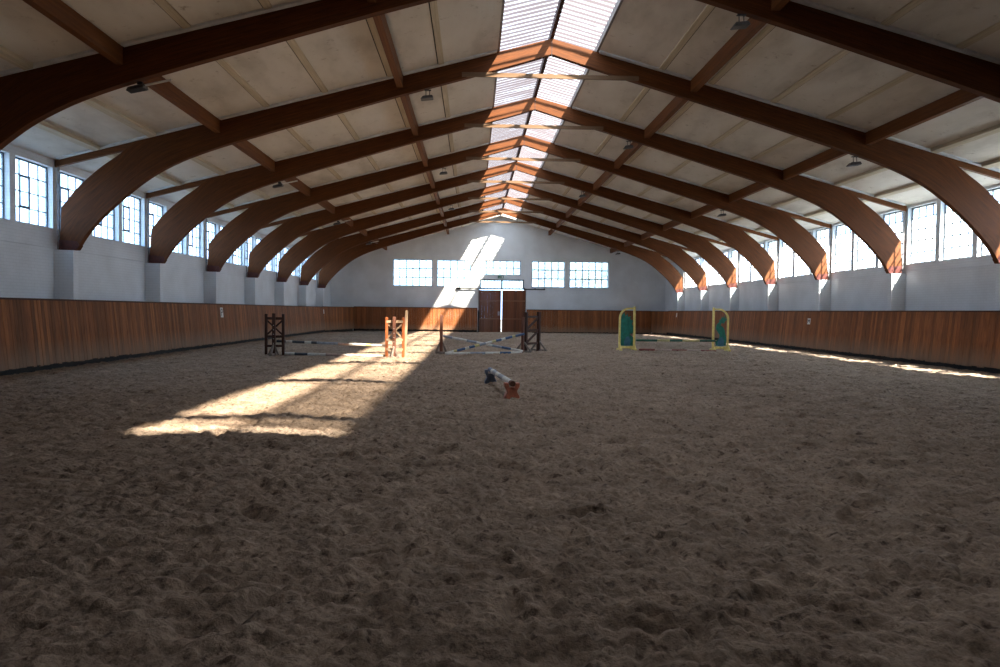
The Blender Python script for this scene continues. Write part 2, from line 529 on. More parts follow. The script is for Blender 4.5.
def window_meshes(sx):
    """side window: steel frame, glazing bars and a tilting light; local x = along wall, y = outward, z up"""
    z0, z1 = WZ[sx]; h = z1 - z0
    rows = 4 if sx < 0 else 5
    bm_ = M['window_steel'] if sx < 0 else M['pale_frame']
    ya = .14
    f = MB(); t = .04
    f.box(-WW / 2, WW / 2, ya, ya + .05, 0, t); f.box(-WW / 2, WW / 2, ya, ya + .05, h - t, h)
    f.box(-WW / 2, -WW / 2 + t, ya, ya + .05, t, h - t); f.box(WW / 2 - t, WW / 2, ya, ya + .05, t, h - t)
    g = MB(); r = .013 if sx < 0 else .014
    for k in (1, 2, 3):
        x = -WW / 2 + WW * k / 4
        g.box(x - r, x + r, ya + .005, ya + .04, t, h - t)
    for k in range(1, rows):
        z = h * k / rows
        g.box(-WW / 2 + t, WW / 2 - t, ya + .007, ya + .038, z - r, z + r)
    s = MB()
    if sx < 0: xa, xb, za, zb = -WW / 4, 0.0, h * .27, h * .73
    else: xa, xb, za, zb = 0, WW / 2, h * .4, h * .6
    for (p, q, r_, u) in ((xa, xb, za - .018, za + .018), (xa, xb, zb - .018, zb + .018)):
        s.box(p, q, ya - .01, ya + .025, r_, u)
    s.box(xa - .018, xa + .018, ya - .01, ya + .025, za - .018, zb + .018); s.box(xb - .018, xb + .018, ya - .01, ya + .025, za - .018, zb + .018)
    p = MB()
    p.box(-WW / 2 + t, WW / 2 - t, ya + .022, ya + .026, t, h - t)
    return f.mesh('window_frame', bm_), g.mesh('glazing_bars', bm_), s.mesh('opening_light', bm_), p.mesh('glass_pane', M['glass'])
wn = 0
def add_part(name, me, parent):
    o = bpy.data.objects.new(name, me); COL.objects.link(o); o.parent = parent
    return o
for sx in (-1, 1):
    WM = window_meshes(sx)
    i = 0
    for yc in WINY[sx]:
        wn += 1; i += 1
        side = 'left' if sx < 0 else 'right'
        w = thing('window_%d' % wn, 'tall steel window in the %s wall, number %d of its row counted from the far end' % (side, len(WINY[sx]) - i + 1),
                  'window', (sx * WX, yc, WZ[sx][0]), math.pi / 2 if sx < 0 else -math.pi / 2, ('windows along the %s wall' % side), 'structure')
        add_part('window_frame', WM[0], w); add_part('glazing_bars', WM[1], w); add_part('glass_pane', WM[3], w)
        if sx < 0 or i % 3 == 2: add_part('opening_light', WM[2], w)

FL = ['wide end wall window nearest the left wall', 'narrower end wall window left of the door', 'low end wall window directly above the door',
      'narrower end wall window right of the door with trees showing', 'wide end wall window nearest the right wall with a tree outside']
for (x0, x1, z0, z1), lab in zip(FARWIN, FL):
    wn += 1
    w = thing('window_%d' % wn, lab, 'window', ((x0 + x1) / 2, YF, z0), 0, 'end wall windows', 'structure')
    W2, h = (x1 - x0) / 2, z1 - z0
    f = MB(); t = .05
    f.box(-W2, W2, .18, .24, 0, t); f.box(-W2, W2, .18, .24, h - t, h); f.box(-W2, -W2 + t, .18, .24, t, h - t); f.box(W2 - t, W2, .18, .24, t, h - t)
    f.build('window_frame', M['pale_frame'], w)
    g = MB()
    nc = 6 if W2 > 1.5 else 5
    rows = 3 if h > 1.5 else 2
    for k in range(1, nc):
        x = -W2 + 2 * W2 * k / nc; g.box(x - .032, x + .032, .19, .23, t, h - t)
    for k in range(1, rows):
        z = h * k / rows; g.box(-W2 + t, W2 - t, .192, .228, z - .032, z + .032)
    g.build('glazing_bars', M['pale_frame'], w)
    p = MB(); p.box(-W2 + t, W2 - t, .212, .216, t, h - t); p.build('glass_pane', M['glass_far'], w)

# ------------------------------------------------------------------ double door in the end wall
door = thing('door_1', 'brown timber double door with a glazed transom in the end wall', 'door', (0, YF, 0), 0, None, 'structure')
zt = 3.36
def leaf(x0, x1, yo, nm):
    mb = MB()
    n = 8
    for k in range(n):
        a = x0 + (x1 - x0) * k / n; b = x0 + (x1 - x0) * (k + 1) / n
        mb.box(a, b - .002 * (k < n - 1), yo, yo + .06, -.42, zt - .07)
    lf = mb.build(nm, M['door_wood'], door)
    r = MB()
    for z in (.95, 2.42):
        r.box(x0 + .03, x1 - .03, yo - .025, yo, z - .04, z + .04)
    r.build('door_rail', M['door_rail'], lf)
    return lf
LX = .032
l1 = leaf(DX0 - .03, .17 - LX, -.075, 'door_leaf'); l2 = leaf(.17 + LX, DX1 + .14, -.075, 'door_leaf')
hk = MB(); hk.box(-.14, .04, -.10, -.075, 1.22, 1.55); hk.tube((-.04, -.10, 1.5), (-.04, -.15, 1.5), .02); hk.tube((-.04, -.15, 1.5), (-.04, -.15, 1.28), .018)
hk.build('door_handle', M['galv'], l1)
tf = MB()
for (a, b, c, d) in ((DX0, DX1, zt, zt + .09), (DX0, DX1, 4.07, 4.16), (DX0, DX0 + .09, zt, 4.16), (DX1 - .09, DX1, zt, 4.16), (.12, .24, zt, 4.16)):
    tf.box(a, b, .03, .14, c, d)
tr = tf.build('transom_frame', M['steel'], door)
gb = MB()
for xa, xb in ((DX0 + .09, .12), (.24, DX1 - .09)):
    for k in range(1, 6):
        x = xa + (xb - xa) * k / 6; gb.box(x - .018, x + .018, .06, .1, zt + .09, 4.07)
gb.build('glazing_bars', M['pale_frame'], tr)
gp = MB(); gp.box(DX0 + .09, DX1 - .09, .085, .089, zt + .09, 4.07); gp.build('glass_pane', M['glass_far'], tr)
tk = MB(); tk.box(-3.5, 3.72, -.14, -.09, zt - .03, zt + .06)
for x in (-3.45, -2.4, -1.5, 2.05, 2.9, 3.65): tk.box(x - .04, x + .04, -.10, 0, zt - .02, zt + .12)
tk.box(-3.55, -3.2, -.14, -.03, zt - .06, zt + .1)
tk.build('sliding_track', M['steel'], door)
jb = MB(); jb.box(DX0 - .09, DX0 - .04, -.05, -.002, -.42, zt); jb.box(DX1 + .15, DX1 + .18, -.05, -.002, -.42, zt); jb.build('door_jamb', M['steel'], door)

sg = thing('exit_sign', 'small green escape route sign above the end wall door', 'sign', (.085, YF - .02, 4.36))
mb = MB(); mb.box(-.24, .24, -.02, .02, -.11, .11); mb.build('sign_plate', M['sign_green'], sg)
mb = MB(); mb.box(.08, .19, -.024, -.02, -.07, .075)
mb.prism([(-.05, 0), (.0, .05), (.0, .02), (.06, .02), (.06, -.02), (.0, -.02), (.0, -.05)], -.024, -.02)
mb.box(-.15, -.12, -.024, -.02, .04, .07); mb.bar((-.14, -.022, .03), (-.12, -.022, -.02), .004, .03, (0, 1, 0)); mb.bar((-.12, -.022, -.02), (-.17, -.022, -.07), .004, .02); mb.bar((-.12, -.022, -.02), (-.08, -.022, -.06), .004, .02)
mb.build('pictogram', M['sign_white'], sg)

# ------------------------------------------------------------------ ceiling
def build_ceiling():
    mb = MB()
    th = .16
    for s in (-1, 1):
        x0, x1 = SKE[s], WX + WT + .1
        p = [(s * x0, roofz(x0)), (s * x1, roofz(x1)), (s * x1, roofz(x1) + th), (s * x0, roofz(x0) + th)]
        mb.prism(p if s > 0 else p[::-1], YN - WT, YF + WT)
        for ya, yb in ((YN - WT, SKY0), (SKY1, YF + WT)):
            p = [(0, roofz(0)), (s * SKE[s], roofz(SKE[s])), (s * SKE[s], roofz(SKE[s]) + th), (0, roofz(0) + th)]
            mb.prism(p if s > 0 else p[::-1], ya, yb)
    o = mb.build('ceiling', M['panel'])
    tag(o, 'pitched ceiling of stained beige boards on both roof slopes', 'ceiling', kind='structure')
    # joint battens running the length of the hall
    for s in (-1, 1):
        for x in (3.07, 4.46, 6.24, 7.83, 9.46, 10.9, 12.4):
            b = MB(); w = .075 if x < 8 else .085; d = .035 if x < 10 else .1
            def sl(xa, xb, za, zb, y0, y1, m):
                b.mat(m)
                pr = [(s * xa, roofz(xa) + za), (s * xb, roofz(xb) + za), (s * xb, roofz(xb) + zb), (s * xa, roofz(xa) + zb)]
                b.prism(pr if s > 0 else pr[::-1], y0, y1)
            ends = [YN] + [Y0 + BAY * k for k in range(-2, 8)] + [YF]
            for q, (ya, yb) in enumerate(zip(ends[:-1], ends[1:])):
                ya = ya + TH + .14 if q else ya + .01
                yb = yb - .14 if q < len(ends) - 2 else yb - .01
                sl(x - w, x + w, -d, .01, ya, yb, M['batten'])
                sl(x + w, x + w + .035, -.004, .01, ya, yb, M['groove'])
            b.build('batten', None, o)
        # pale turned-down edges of the boards beside every arch
        e = MB()
        for k in range(-2, 8):
            yk = Y0 + BAY * k
            for ya, yb in ((yk - .13, yk - .002), (yk + .182, yk + .31)):
                pa, pb = (4.22, 9.22) if s < 0 else (4.02, 9.08)
                for xs in ((SKE[s] + .06, pa - .1), (pa + .1, pb - .1), (pb + .1, 13.5)):
                    pr = [(s * xs[0], roofz(xs[0]) - .05), (s * xs[1], roofz(xs[1]) - .05), (s * xs[1], roofz(xs[1]) + .01), (s * xs[0], roofz(xs[0]) + .01)]
                    e.prism(pr if s > 0 else pr[::-1], ya, yb)
        e.build('panel_edge', M['lip'], o)
build_ceiling()

def build_skylight():
    t = thing('skylight', 'corrugated translucent ridge skylight running the length of the roof', 'skylight', (0, SKY0, ZR))
    ny = int((SKY1 - SKY0) / .262 * 8)
    for s in (-1, 1):
        n = ny + 1
        yy = np.linspace(0, SKY1 - SKY0, n)
        zz = .022 * np.cos(2 * math.pi * yy / .262)
        vs = []; fs = []
        xs = [0.0, .75, SKE[s] + .22]
        for x in xs:
            for y, z in zip(yy, zz):
                vs.append((s * x, y, .225 - SLOPE * x + z))
        for a in range(len(xs) - 1):
            for k in range(n - 1):
                fs.append((a * n + k, a * n + k + 1, (a + 1) * n + k + 1, (a + 1) * n + k))
        me = bpy.data.meshes.new('corrugated_sheet'); me.from_pydata(vs, [], fs); me.materials.append(M['skylight'] if s < 0 else M['skylight_dimmed'])
        me.polygons.foreach_set('use_smooth', [True] * len(fs)); me.update()
        o = bpy.data.objects.new('corrugated_sheet', me); COL.objects.link(o); o.parent = t
        e = MB(); x0 = SKE[s]
        e.prism([(s * (x0 - .015), -SLOPE * x0 + .012), (s * (x0 + .045), -SLOPE * x0 + .004), (s * (x0 + .045), -SLOPE * x0 + .2), (s * (x0 - .015), -SLOPE * x0 + .2)][::s], 0, SKY1 - SKY0)
        e.build('edge_trim', M['post_paint'], t)
    rb = MB(); rb.box(-.05, .05, 0, SKY1 - SKY0, .006, .2)
    rb.build('ridge_beam', M['ridge'], t)
build_skylight()

# ------------------------------------------------------------------ glulam arches
PAIRS = [((0, 9.13), (0, 8.70)), ((1.5, 8.74), (1.45, 8.27)), ((4.3, 8.01), (4.2, 7.50)), ((7.2, 7.26), (7.04, 6.66)), ((8.7, 6.87), (8.4, 6.25)),
         ((9.9, 6.555), (9.4, 5.93)), ((10.7, 6.345), (10.2, 5.62)), ((11.25, 6.18), (10.89, 5.26)), ((11.65, 5.93), (11.4, 4.90)), ((11.97, 5.69), (11.85, 4.52)),
         ((12.37, 5.40), (12.2, 4.20)), ((12.74, 5.08), (12.47, 3.92)), ((13.1, 4.72), (12.68, 3.68)), ((13.43, 4.30), (12.86, 3.43)), ((13.51, 3.13), (13.04, 3.13))]
PAIRS = [tuple((x, z + .07 * max(0, 1 - x / 11.2)) for x, z in q) for q in PAIRS]
def catmull(p, n, last):
    out = []
    for i in range(len(p) - 1):
        p0 = Vector(p[max(i - 1, 0)]); p1 = Vector(p[i]); p2 = Vector(p[i + 1]); p3 = Vector(p[min(i + 2, len(p) - 1)])
        for k in range(n):
            t = k / n
            if i >= last:
                out.append(p1.lerp(p2, t)); continue
            out.append(.5 * ((2 * p1) + (p2 - p0) * t + (2 * p0 - 5 * p1 + 4 * p2 - p3) * t * t + (3 * p1 - p0 - 3 * p2 + p3) * t ** 3))
    out.append(Vector(p[-1]))
    return out

def arch_half_mesh(s):
    top = catmull([q[0] for q in PAIRS], 4, 12)
    bot = catmull([q[1] for q in PAIRS], 4, 99)
    top = [Vector((a.x, min(a.y, ZR - SLOPE * a.x))) for a in top]
    vs, uvs, us = [], [], [0.0]
    for a, b in zip(top[:-1], top[1:]):
        us.append(us[-1] + (b - a).length)
    n = len(top)
    for ya in (0, TH):
        for a, b in zip(top, bot):
            vs.append((s * a.x, ya, a.y)); vs.append((s * b.x, ya, b.y))
    fs, fu = [], []
    def F(ids, uv): fs.append(ids); fu.append(uv)
    D = [(a - b).length for a, b in zip(top, bot)]
    o = 2 * n
    for i in range(n - 1):
        a, b, c, d = 2 * i, 2 * i + 1, 2 * i + 3, 2 * i + 2
        F((a, b, c, d), ((us[i], D[i]), (us[i], 0), (us[i + 1], 0), (us[i + 1], D[i + 1])))
        F((o + a, o + d, o + c, o + b), ((us[i], D[i]), (us[i + 1], D[i + 1]), (us[i + 1], 0), (us[i], 0)))
        F((a, d, o + d, o + a), ((us[i], 0), (us[i + 1], 0), (us[i + 1], TH), (us[i], TH)))
        F((b, o + b, o + c, c), ((us[i], 0), (us[i], TH), (us[i + 1], TH), (us[i + 1], 0)))
    F((0, o, o + 1, 1), ((0, 0), (0, TH), (.4, TH), (.4, 0)))
    e = 2 * n - 2
    F((e, e + 1, o + e + 1, o + e), ((0, 0), (.5, 0), (.5, TH), (0, TH)))
    me = bpy.data.meshes.new('curved_rafter'); me.from_pydata(vs, [], fs)
    uvl = me.uv_layers.new(name='UVMap')
    flat = [c for f in fu for uv in f for c in uv]
    uvl.data.foreach_set('uv', flat)
    me.materials.append(M['glulam'])
    import bmesh
    bm = bmesh.new(); bm.from_mesh(me); bmesh.ops.recalc_face_normals(bm, faces=bm.faces); bm.to_mesh(me); bm.free()
    me.update()
    return me

def build_arches():
    ALAB = {0: 'nearest curved timber arch in view, cut by both edges of the picture',
            1: 'second curved timber arch from the front, its feet fully in view on the left',
            2: 'third curved timber arch from the front',
            3: 'fourth curved timber arch from the front',
            4: 'fifth curved timber arch, third from the end wall but one',
            5: 'curved timber arch third from the end wall',
            6: 'curved timber arch second from the end wall',
            7: 'last curved timber arch, closest to the white end wall'}
    ALAB[4] = 'curved timber arch fourth from the end wall'
    first = None
    for k in range(8):
        order = [0, 1, 2, 3, 4, 5, 6, 7][k]
        loc = (0, Y0 + BAY * order, 0)
        if first is None:
            t = first = thing('timber_arch', ALAB[order], 'arch', loc, 0, 'laminated timber arches across the hall')
            for s in (-1, 1):
                o = add_part('curved_rafter', arch_half_mesh(s), t)
                e = MB()      # straight rafter carrying the roof slope on to the eaves
                e.prism([(s * 10.9, ZR - SLOPE * 10.9 - .19), (s * 13.62, ZR - SLOPE * 13.62 - .19), (s * 13.62, ZR - SLOPE * 13.62 - .005), (s * 10.9, ZR - SLOPE * 10.9 - .005)][::s], .03, .15)
                e.build('eaves_rafter', M['rafter'], t)
                p = MB(); p.box(*sorted((s * 13.54, s * 13.59)), .06, .11, 3.13, 5.42); p.build('eaves_post', M['post_paint'], t)
                h = MB()
                pr = [(s * 13.515, 3.122), (s * 13.035, 3.122), (s * 12.96, 3.24), (s * 13.02, 3.36), (s * 13.50, 3.40)][::s]
                h.prism(pr, -.012, 0); h.prism(pr, TH, TH + .012)
                for bx in (13.15, 13.45):
                    h.tube((s * bx, -.03, 3.24), (s * bx, -.01, 3.24), .022, n=8)
                h.build('steel_shoe', M['shoe'], t)
            c = MB(); c.box(-2.5, 2.45, -.05, -.002, 8.08, 8.20); c.build('collar_beam', M['collar'], t)
            r = MB(); r.box(-.006, .006, -.004, 0, 8.70, 9.12); r.build('ridge_joint', M['steel'], t)
        else:
            t = copy_tree(first); t.location = loc; t['label'] = ALAB[order]
    # two arches overhead, outside the picture, that throw their shadows on the sand
    for k, lab in ((-1, 'timber arch overhead above the near sand, out of view'), (-2, 'timber arch overhead closest to the near wall, out of view')):
        t = copy_tree(first); t.location = (0, Y0 + BAY * k, 0); t['label'] = lab
build_arches()

# purlins between the arches
def build_purlins():
    rows = [(-9.22, 'lower left'), (-4.22, 'upper left'), (4.02, 'upper right'), (9.08, 'lower right')]
    for x, nm in rows:
        w, h = (.075, .36) if abs(x) > 6 else (.085, .34)
        me = None
        for k in range(-1, 8):
            ya = Y0 + BAY * k + TH + .002; yb = Y0 + BAY * (k + 1) - .002
            if k == 7: yb = YF - .006
            mb = MB()
            z = roofz(x) - .005
            s = 1 if x > 0 else -1
            dz = SLOPE * w * s
            mb.hexa([(-w, 0, -h), (w, 0, -h), (w, yb - ya, -h), (-w, yb - ya, -h), (-w, 0, dz - .03), (w, 0, -dz - .03), (w, yb - ya, -dz - .03), (-w, yb - ya, dz - .03)])
            o = mb.build('purlin', M['purlin'], None, (x, ya, z))
            if k < 0:
                where = 'in front of the nearest arch in view'
            elif k < 7:
                where = 'between the %s and %s arches in view' % (ORD[k], ORD[k + 1])
            else:
                where = 'between the last arch and the end wall'
            tag(o, 'brown purlin %s on the %s slope, %s' % (nm.split()[0] == 'lower' and 'low' or 'high', nm.split()[1], where), 'beam', 'purlins on the %s roof slope' % nm)
build_purlins()

# ------------------------------------------------------------------ kickboards
BX, TX, TZ = 12.75, 12.91, 1.715
def planked(mb, a0, a1, b0, b1, n, t=.035):
    """leaning planks between bottom line a0->b0.. : a = start, b = end of the run; 0 = bottom point, 1 = top point"""
    a0, a1, b0, b1 = map(Vector, (a0, a1, b0, b1))
    d = (b0 - a0).normalized()
    nn = d.cross((a1 - a0).normalized()).normalized()
    ln = a1 - a0 + b1 - b0
    if nn.x * ln.x + nn.y * ln.y < 0: nn = -nn          # the thickness lies on the wall side
    for k in range(n):
        u, v = k / n, (k + 1) / n
        g = .0025 / max((b0 - a0).length, .01)
        off = nn * random.uniform(-.004, .004)
        dz = Vector((0, 0, random.uniform(-.02, .02)))
        p = a0.lerp(b0, u + g) + off + dz; q = a0.lerp(b0, v - g) + off + dz; r = a1.lerp(b1, v - g) + off; s = a1.lerp(b1, u + g) + off
        mb.hexa([p, q, q + nn * t, p + nn * t, s, r, r + nn * t, s + nn * t])

def kickboard(label, runs, mat, capax='Y'):
    t = thing('kickboard', label, 'kickboard', (runs[0][0][0], runs[0][0][1], 0), 0, None)
    o = Vector(t.location)
    pl, cp, pn = MB(), MB(), MB()
    for (a, b, zb, zt, lean) in runs:      # a, b = bottom ends (x, y); lean = outward offset of the top
        a = Vector((a[0], a[1], 0)) - o; b = Vector((b[0], b[1], 0)) - o
        L = Vector((lean[0], lean[1], 0))
        la = Vector((lean[0] if len(lean) < 4 else lean[2], lean[1] if len(lean) < 4 else lean[3], 0))
        n = max(1, int((b - a).length / .135))
        Z = Vector((0, 0, 1))
        planked(pl, a + Z * zb, a + L + Z * zt, b + Z * zb, b + la + Z * zt, n)
        dd = (b - a).normalized(); out = Vector((L.x, L.y, 0)).normalized()
        cp.bar(a + L + Z * (zt + .02) + out * .03, b + la + Z * (zt + .02) + out * .03, .14, .045)
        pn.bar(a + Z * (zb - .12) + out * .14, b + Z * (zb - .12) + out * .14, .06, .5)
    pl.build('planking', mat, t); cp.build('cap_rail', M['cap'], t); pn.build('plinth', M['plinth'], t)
    return t
LN = TX - BX
YFB = 57.9
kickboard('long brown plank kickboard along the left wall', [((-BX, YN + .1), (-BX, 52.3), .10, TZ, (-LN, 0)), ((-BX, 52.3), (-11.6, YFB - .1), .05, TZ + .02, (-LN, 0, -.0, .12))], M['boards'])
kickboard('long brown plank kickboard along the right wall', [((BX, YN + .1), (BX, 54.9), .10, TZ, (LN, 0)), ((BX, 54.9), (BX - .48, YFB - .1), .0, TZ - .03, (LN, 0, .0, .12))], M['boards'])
kickboard('short orange brown plank kickboard left of the end wall door', [((-11.68, YFB), (-1.80, YFB), .04, 1.78, (0, .12))], M['boards_sunlit'])
kickboard('short brown plank kickboard right of the end wall door', [((2.16, YFB), (BX - .42, YFB), -.06, 1.70, (0, .12))], M['boards_sunlit'])
mb = MB(); mb.box(-.06, .06, -.06, .06, -.3, 1.62); mb.box(-.02, .1, -.075, -.06, .9, 1.5)
o = mb.build('gate_post', M['steel'], None, (-1.72, YFB - .08, 0)); tag(o, 'dark post at the end of the kickboard beside the door', 'post')

# letter plates on the boards
def letter_plate(x, y, z, side, glyph, label, w=.22, h=.24):
    # lies on the leaning boards; local x = along the wall, y = outward
    t = thing('letter_plate', label, 'sign', (x, y, z), (-math.pi / 2 if side > 0 else math.pi / 2) if side else 0, 'arena letter plates')
    lean = math.atan2(LN, TZ) if side else .1
    t.rotation_euler = Euler((-lean, 0, t.rotation_euler.z))
    mb = MB(); mb.box(-w / 2, w / 2, -.012, 0, -h / 2, h / 2); mb.build('sign_plate', M['sign_white'], t)
    if glyph:
        g = MB(); s = .035; q = h * .34; c = w * .3
        def st(a, b): g.bar((a[0], -.0145, a[1]), (b[0], -.0145, b[1]), .005, s, (0, 1, 0)) if False else g.bar((a[0], -.0145, a[1]), (b[0], -.0145, b[1]), s, .005, (0, 1, 0))
        if glyph == 'M':
            st((-c, -q), (-c, q)); st((c, -q), (c, q)); st((-c, q), (0, -.01)); st((c, q), (0, -.01))
        if glyph == 'P':
            st((-c, -q), (-c, q)); st((-c, q), (c * .6, q)); st((c * .8, q), (c * .8, 0)); st((-c, 0), (c * .6, 0))
        g.build('letter', M['ink'], t)
def boardx(z): return BX + LN * (z - .1) / (TZ - .1) - .012
letter_plate(boardx(1.28), 31.6, 1.28, 1, 'M', 'white letter plate on the right kickboard halfway along the hall', .26, .26)
letter_plate(-boardx(1.38), 31.2, 1.38, -1, 'P', 'white letter plate on the left kickboard halfway along the hall', .3, .42)
letter_plate(boardx(1.44), 52.6, 1.44, 1, '', 'small pale plate on the right kickboard near the far corner', .2, .3)
letter_plate(-boardx(1.40), 52.2, 1.40, -1, '', 'small pale plate on the left kickboard near the far corner', .2, .3)

# ------------------------------------------------------------------ floodlights under the arches
def floodlights():
    first = low = None
    spots = [(-8.85, 0, 'low on the left side of the nearest arch'), (-9.0, 2, 'low on the left side of the third arch'), (-9.0, 4, 'low on the left side of the fifth arch'), (-9.0, 6, 'low on the left side of the seventh arch'),
             (-3.45, 1, 'high on the left side of the second arch'), (-3.45, 3, 'high on the left side of the fourth arch'), (-3.45, 5, 'high on the left side of the sixth arch'),
             (3.35, 0, 'high on the right side of the nearest arch'), (3.4, 2, 'high on the right side of the third arch'), (3.4, 4, 'high on the right side of the fifth arch'),
             (8.75, 1, 'low on the right side of the second arch'), (8.75, 3, 'low on the right side of the fourth arch'), (8.6, 7, 'low on the right side of the last arch')]
    bx = [q[1][0] for q in PAIRS]; bz = [q[1][1] for q in PAIRS]
    for x, k, lab in spots:
        z = float(np.interp(abs(x), bx, bz))
        loc = (x, Y0 + BAY * k + TH / 2, z - .035)
        if x < -6:
            if low is None:
                t = low = thing('floodlight', 'dark metal floodlight fixed ' + lab, 'lamp', loc, 0, 'floodlights under the arches')
                b = MB(); b.box(-.05, .05, -.04, .04, -.05, .005); b.build('bracket', M['steel'], t)
                h = MB(); h.hexa([(-.24, -.12, -.20), (.12, -.12, -.12), (.12, .12, -.12), (-.24, .12, -.20), (-.20, -.10, -.12), (.10, -.10, -.045), (.10, .10, -.045), (-.20, .10, -.12)])
                hs = h.build('housing', M['lamp_body'], t, bevel=.012)
                g = MB(); g.hexa([(-.22, -.10, -.201), (.10, -.10, -.131), (.10, .10, -.131), (-.22, .10, -.201), (-.22, -.10, -.194), (.10, -.10, -.124), (.10, .10, -.124), (-.22, .10, -.194)]); g.build('lens', M['steel'], hs)
                c = MB(); c.tube((.08, 0, -.06), (.62, 0, .065), .022, n=8); c.build('conduit', M['sign_white'], t)
            else:
                t = copy_tree(low); t.location = loc; t['label'] = 'dark metal floodlight fixed ' + lab
        elif first is None:
            t = first = thing('floodlight', 'dark metal floodlight hung ' + lab, 'lamp', loc, 0, 'floodlights under the arches')
            b = MB(); b.tube((-.05, 0, 0), (-.05, -.02, -.17), .010, n=8); b.tube((.05, 0, 0), (.05, -.02, -.17), .010, n=8); b.box(-.09, .09, -.04, .04, -.02, .0)
            b.build('bracket', M['steel'], t)
            h = MB()
            h.hexa([(-.20, -.13, -.275), (.16, -.13, -.235), (.16, .13, -.235), (-.20, .13, -.275), (-.13, -.09, -.18), (.13, -.09, -.15), (.13, .09, -.15), (-.13, .09, -.18)])
            hs = h.build('housing', M['lamp_body'], t, bevel=.015)
            g = MB(); g.hexa([(-.18, -.11, -.281), (.14, -.11, -.245), (.14, .11, -.245), (-.18, .11, -.281), (-.18, -.11, -.274), (.14, -.11, -.238), (.14, .11, -.238), (-.18, .11, -.274)]); g.build('lens', M['steel'], hs)
        else:
            t = copy_tree(first); t.location = loc; t['label'] = 'dark metal floodlight hung ' + lab
floodlights()

# ------------------------------------------------------------------ jumps
def pole(label, a, b, segs, r=.046, name='jump_pole'):
    """segs: list of (fraction end, material)"""
    a, b = Vector(a), Vector(b)
    t = thing(name, label, 'pole', tuple(a), 0, 'jump poles')
    mb = MB(); p = 0.0
    d = b - a
    for e, m in segs:
        mb.mat(m); mb.tube(d * p, d * e, r, r, 14); p = e
    for e in mb.f: pass
    o = mb.build('pole', None, None)
    # one mesh: the pole itself is the thing
    bpy.data.objects.remove(t)
    o.name = name; o.location = a
    tag(o, label, 'pole', 'jump poles')
    return o

def wing(label, loc, rotz, m_post, m_mid, m_rail, lean=.0, back=1):
    t = thing('jump_wing', label, 'jump wing', loc, rotz, 'brown jump wings')
    for x in (-.285, .285):
        p = MB(); p.bar((x, 0, .0), (x, 0, 1.38), .085, .085); p.build('post', m_post, t, bevel=.008)
    c = MB(); c.bar((0, -.11, -.05), (0, -.11, 1.40), .10, .09); cen = c.build('upright', m_mid, t, bevel=.008)
    for z in (.25, .4, .55, .7, .85, 1.0):
        h = MB(); h.tube((0, -.158, z), (0, -.152, z), .012, n=8); h.build('cup_hole', M['sign_white'], cen)
    for z, w in ((1.23, .085), (.62, .075), (.30, .075)):
        r = MB(); r.bar((-.285, -.03, z), (.285, -.03, z), .035, w); r.build('rail', m_rail, t)
    for s in (-1, 1):
        r = MB(); r.bar((-s * .27, .01 * s - .0, 1.17), (s * .27, .01 * s, .67), .025, .055); r.build('brace', m_rail, t)
    f = MB()
    f.bar((0, -.5, .02), (0, .38, .02), .09, .085)
    f.bar((-.0, -.44, .05), (0, -.13, .36), .05, .06); f.bar((0, .34, .05), (0, -.07, .36), .05, .06)
    f.bar((-.17, -.13, .0), (-.03, -.13, .30), .04, .055); f.bar((.17, -.13, .0), (.03, -.13, .30), .04, .055)
    f.build('foot', M['foot_grey'], t)
    return t
z0 = fz(-8.91, 24.6)
wing('dark brown slatted jump wing near the left kickboard', (-8.82, 24.6, z0), .0, M['jump_brown'], M['jump_brown'], M['jump_brown'])
z1 = fz(-4.72, 24.4)
wing('orange brown jump wing standing at the edge of the sunlit sand', (-4.75, 24.4, z1), -.12, M['jump_orange'], M['jump_post'], M['jump_pale'])
mb = MB(); mb.bar((0, 0, 0), (.06, .0, 1.6), .09, .05); o = mb.build('timber_plank', M['jump_pale'], None, (-4.44, 24.62, fz(-4.44, 24.6) - .02), bevel=.006)
tag(o, 'pale timber plank leaning behind the orange brown jump wing', 'plank')
W_, K_, G_, B_, Y_, P_ = M['pole_white'], M['pole_black'], M['pole_grey'], M['pole_blue'], M['pole_yellow'], M['pole_pink']
pole('pole lying on the sand between the first brown jump wings', (-8.62, 24.75, fz(-8.6, 24.75) + .05), (-5.14, 24.30, fz(-5.14, 24.30) + .045), [(.13, W_), (.26, K_), (.44, W_), (.62, P_), (.70, W_), (.80, P_), (1, W_)], .047)
pole('raised pole hung between the dark and orange brown jump wings', (-8.78, 24.72, z0 + .46), (-5.0, 24.62, z1 + .40), [(.08, K_), (.14, W_), (.25, K_), (.31, W_), (.36, K_), (.55, G_), (.65, P_), (.72, W_), (.8, W_), (.85, Y_), (1, W_)], .044)

# crossed jump
sx_, sy_ = -3.28, 26.4
sz = fz(sx_, sy_)
t = thing('jump_upright', 'single worn brown upright at the left end of the crossed poles', 'jump upright', (sx_, sy_, sz))
p = MB(); p.bar((0, 0, -.04), (0, 0, 1.40), .11, .09); p.build('post', M['jump_post'], t, bevel=.008)
f = MB(); f.bar((-.21, 0, .03), (.21, 0, .03), .09, .085); f.bar((-.18, 0, .06), (-.04, 0, .40), .05, .07); f.bar((.18, 0, .06), (.04, 0, .40), .05, .07)
f.bar((0, -.3, .03), (0, .3, .03), .09, .08); f.build('foot', M['foot_grey'], t)
k = MB(); k.box(.05, .10, -.06, .04, .66, .68); k.box(.095, .105, -.06, .04, .66, .74); k.build('pole_cup', M['galv'], t)
wz = fz(.1, 28.2)
t = thing('jump_wing', 'dark brown jump wing in front of the end wall door', 'jump wing', (.22, 28.4, wz), math.atan2(1.5, .95), 'brown jump wings')
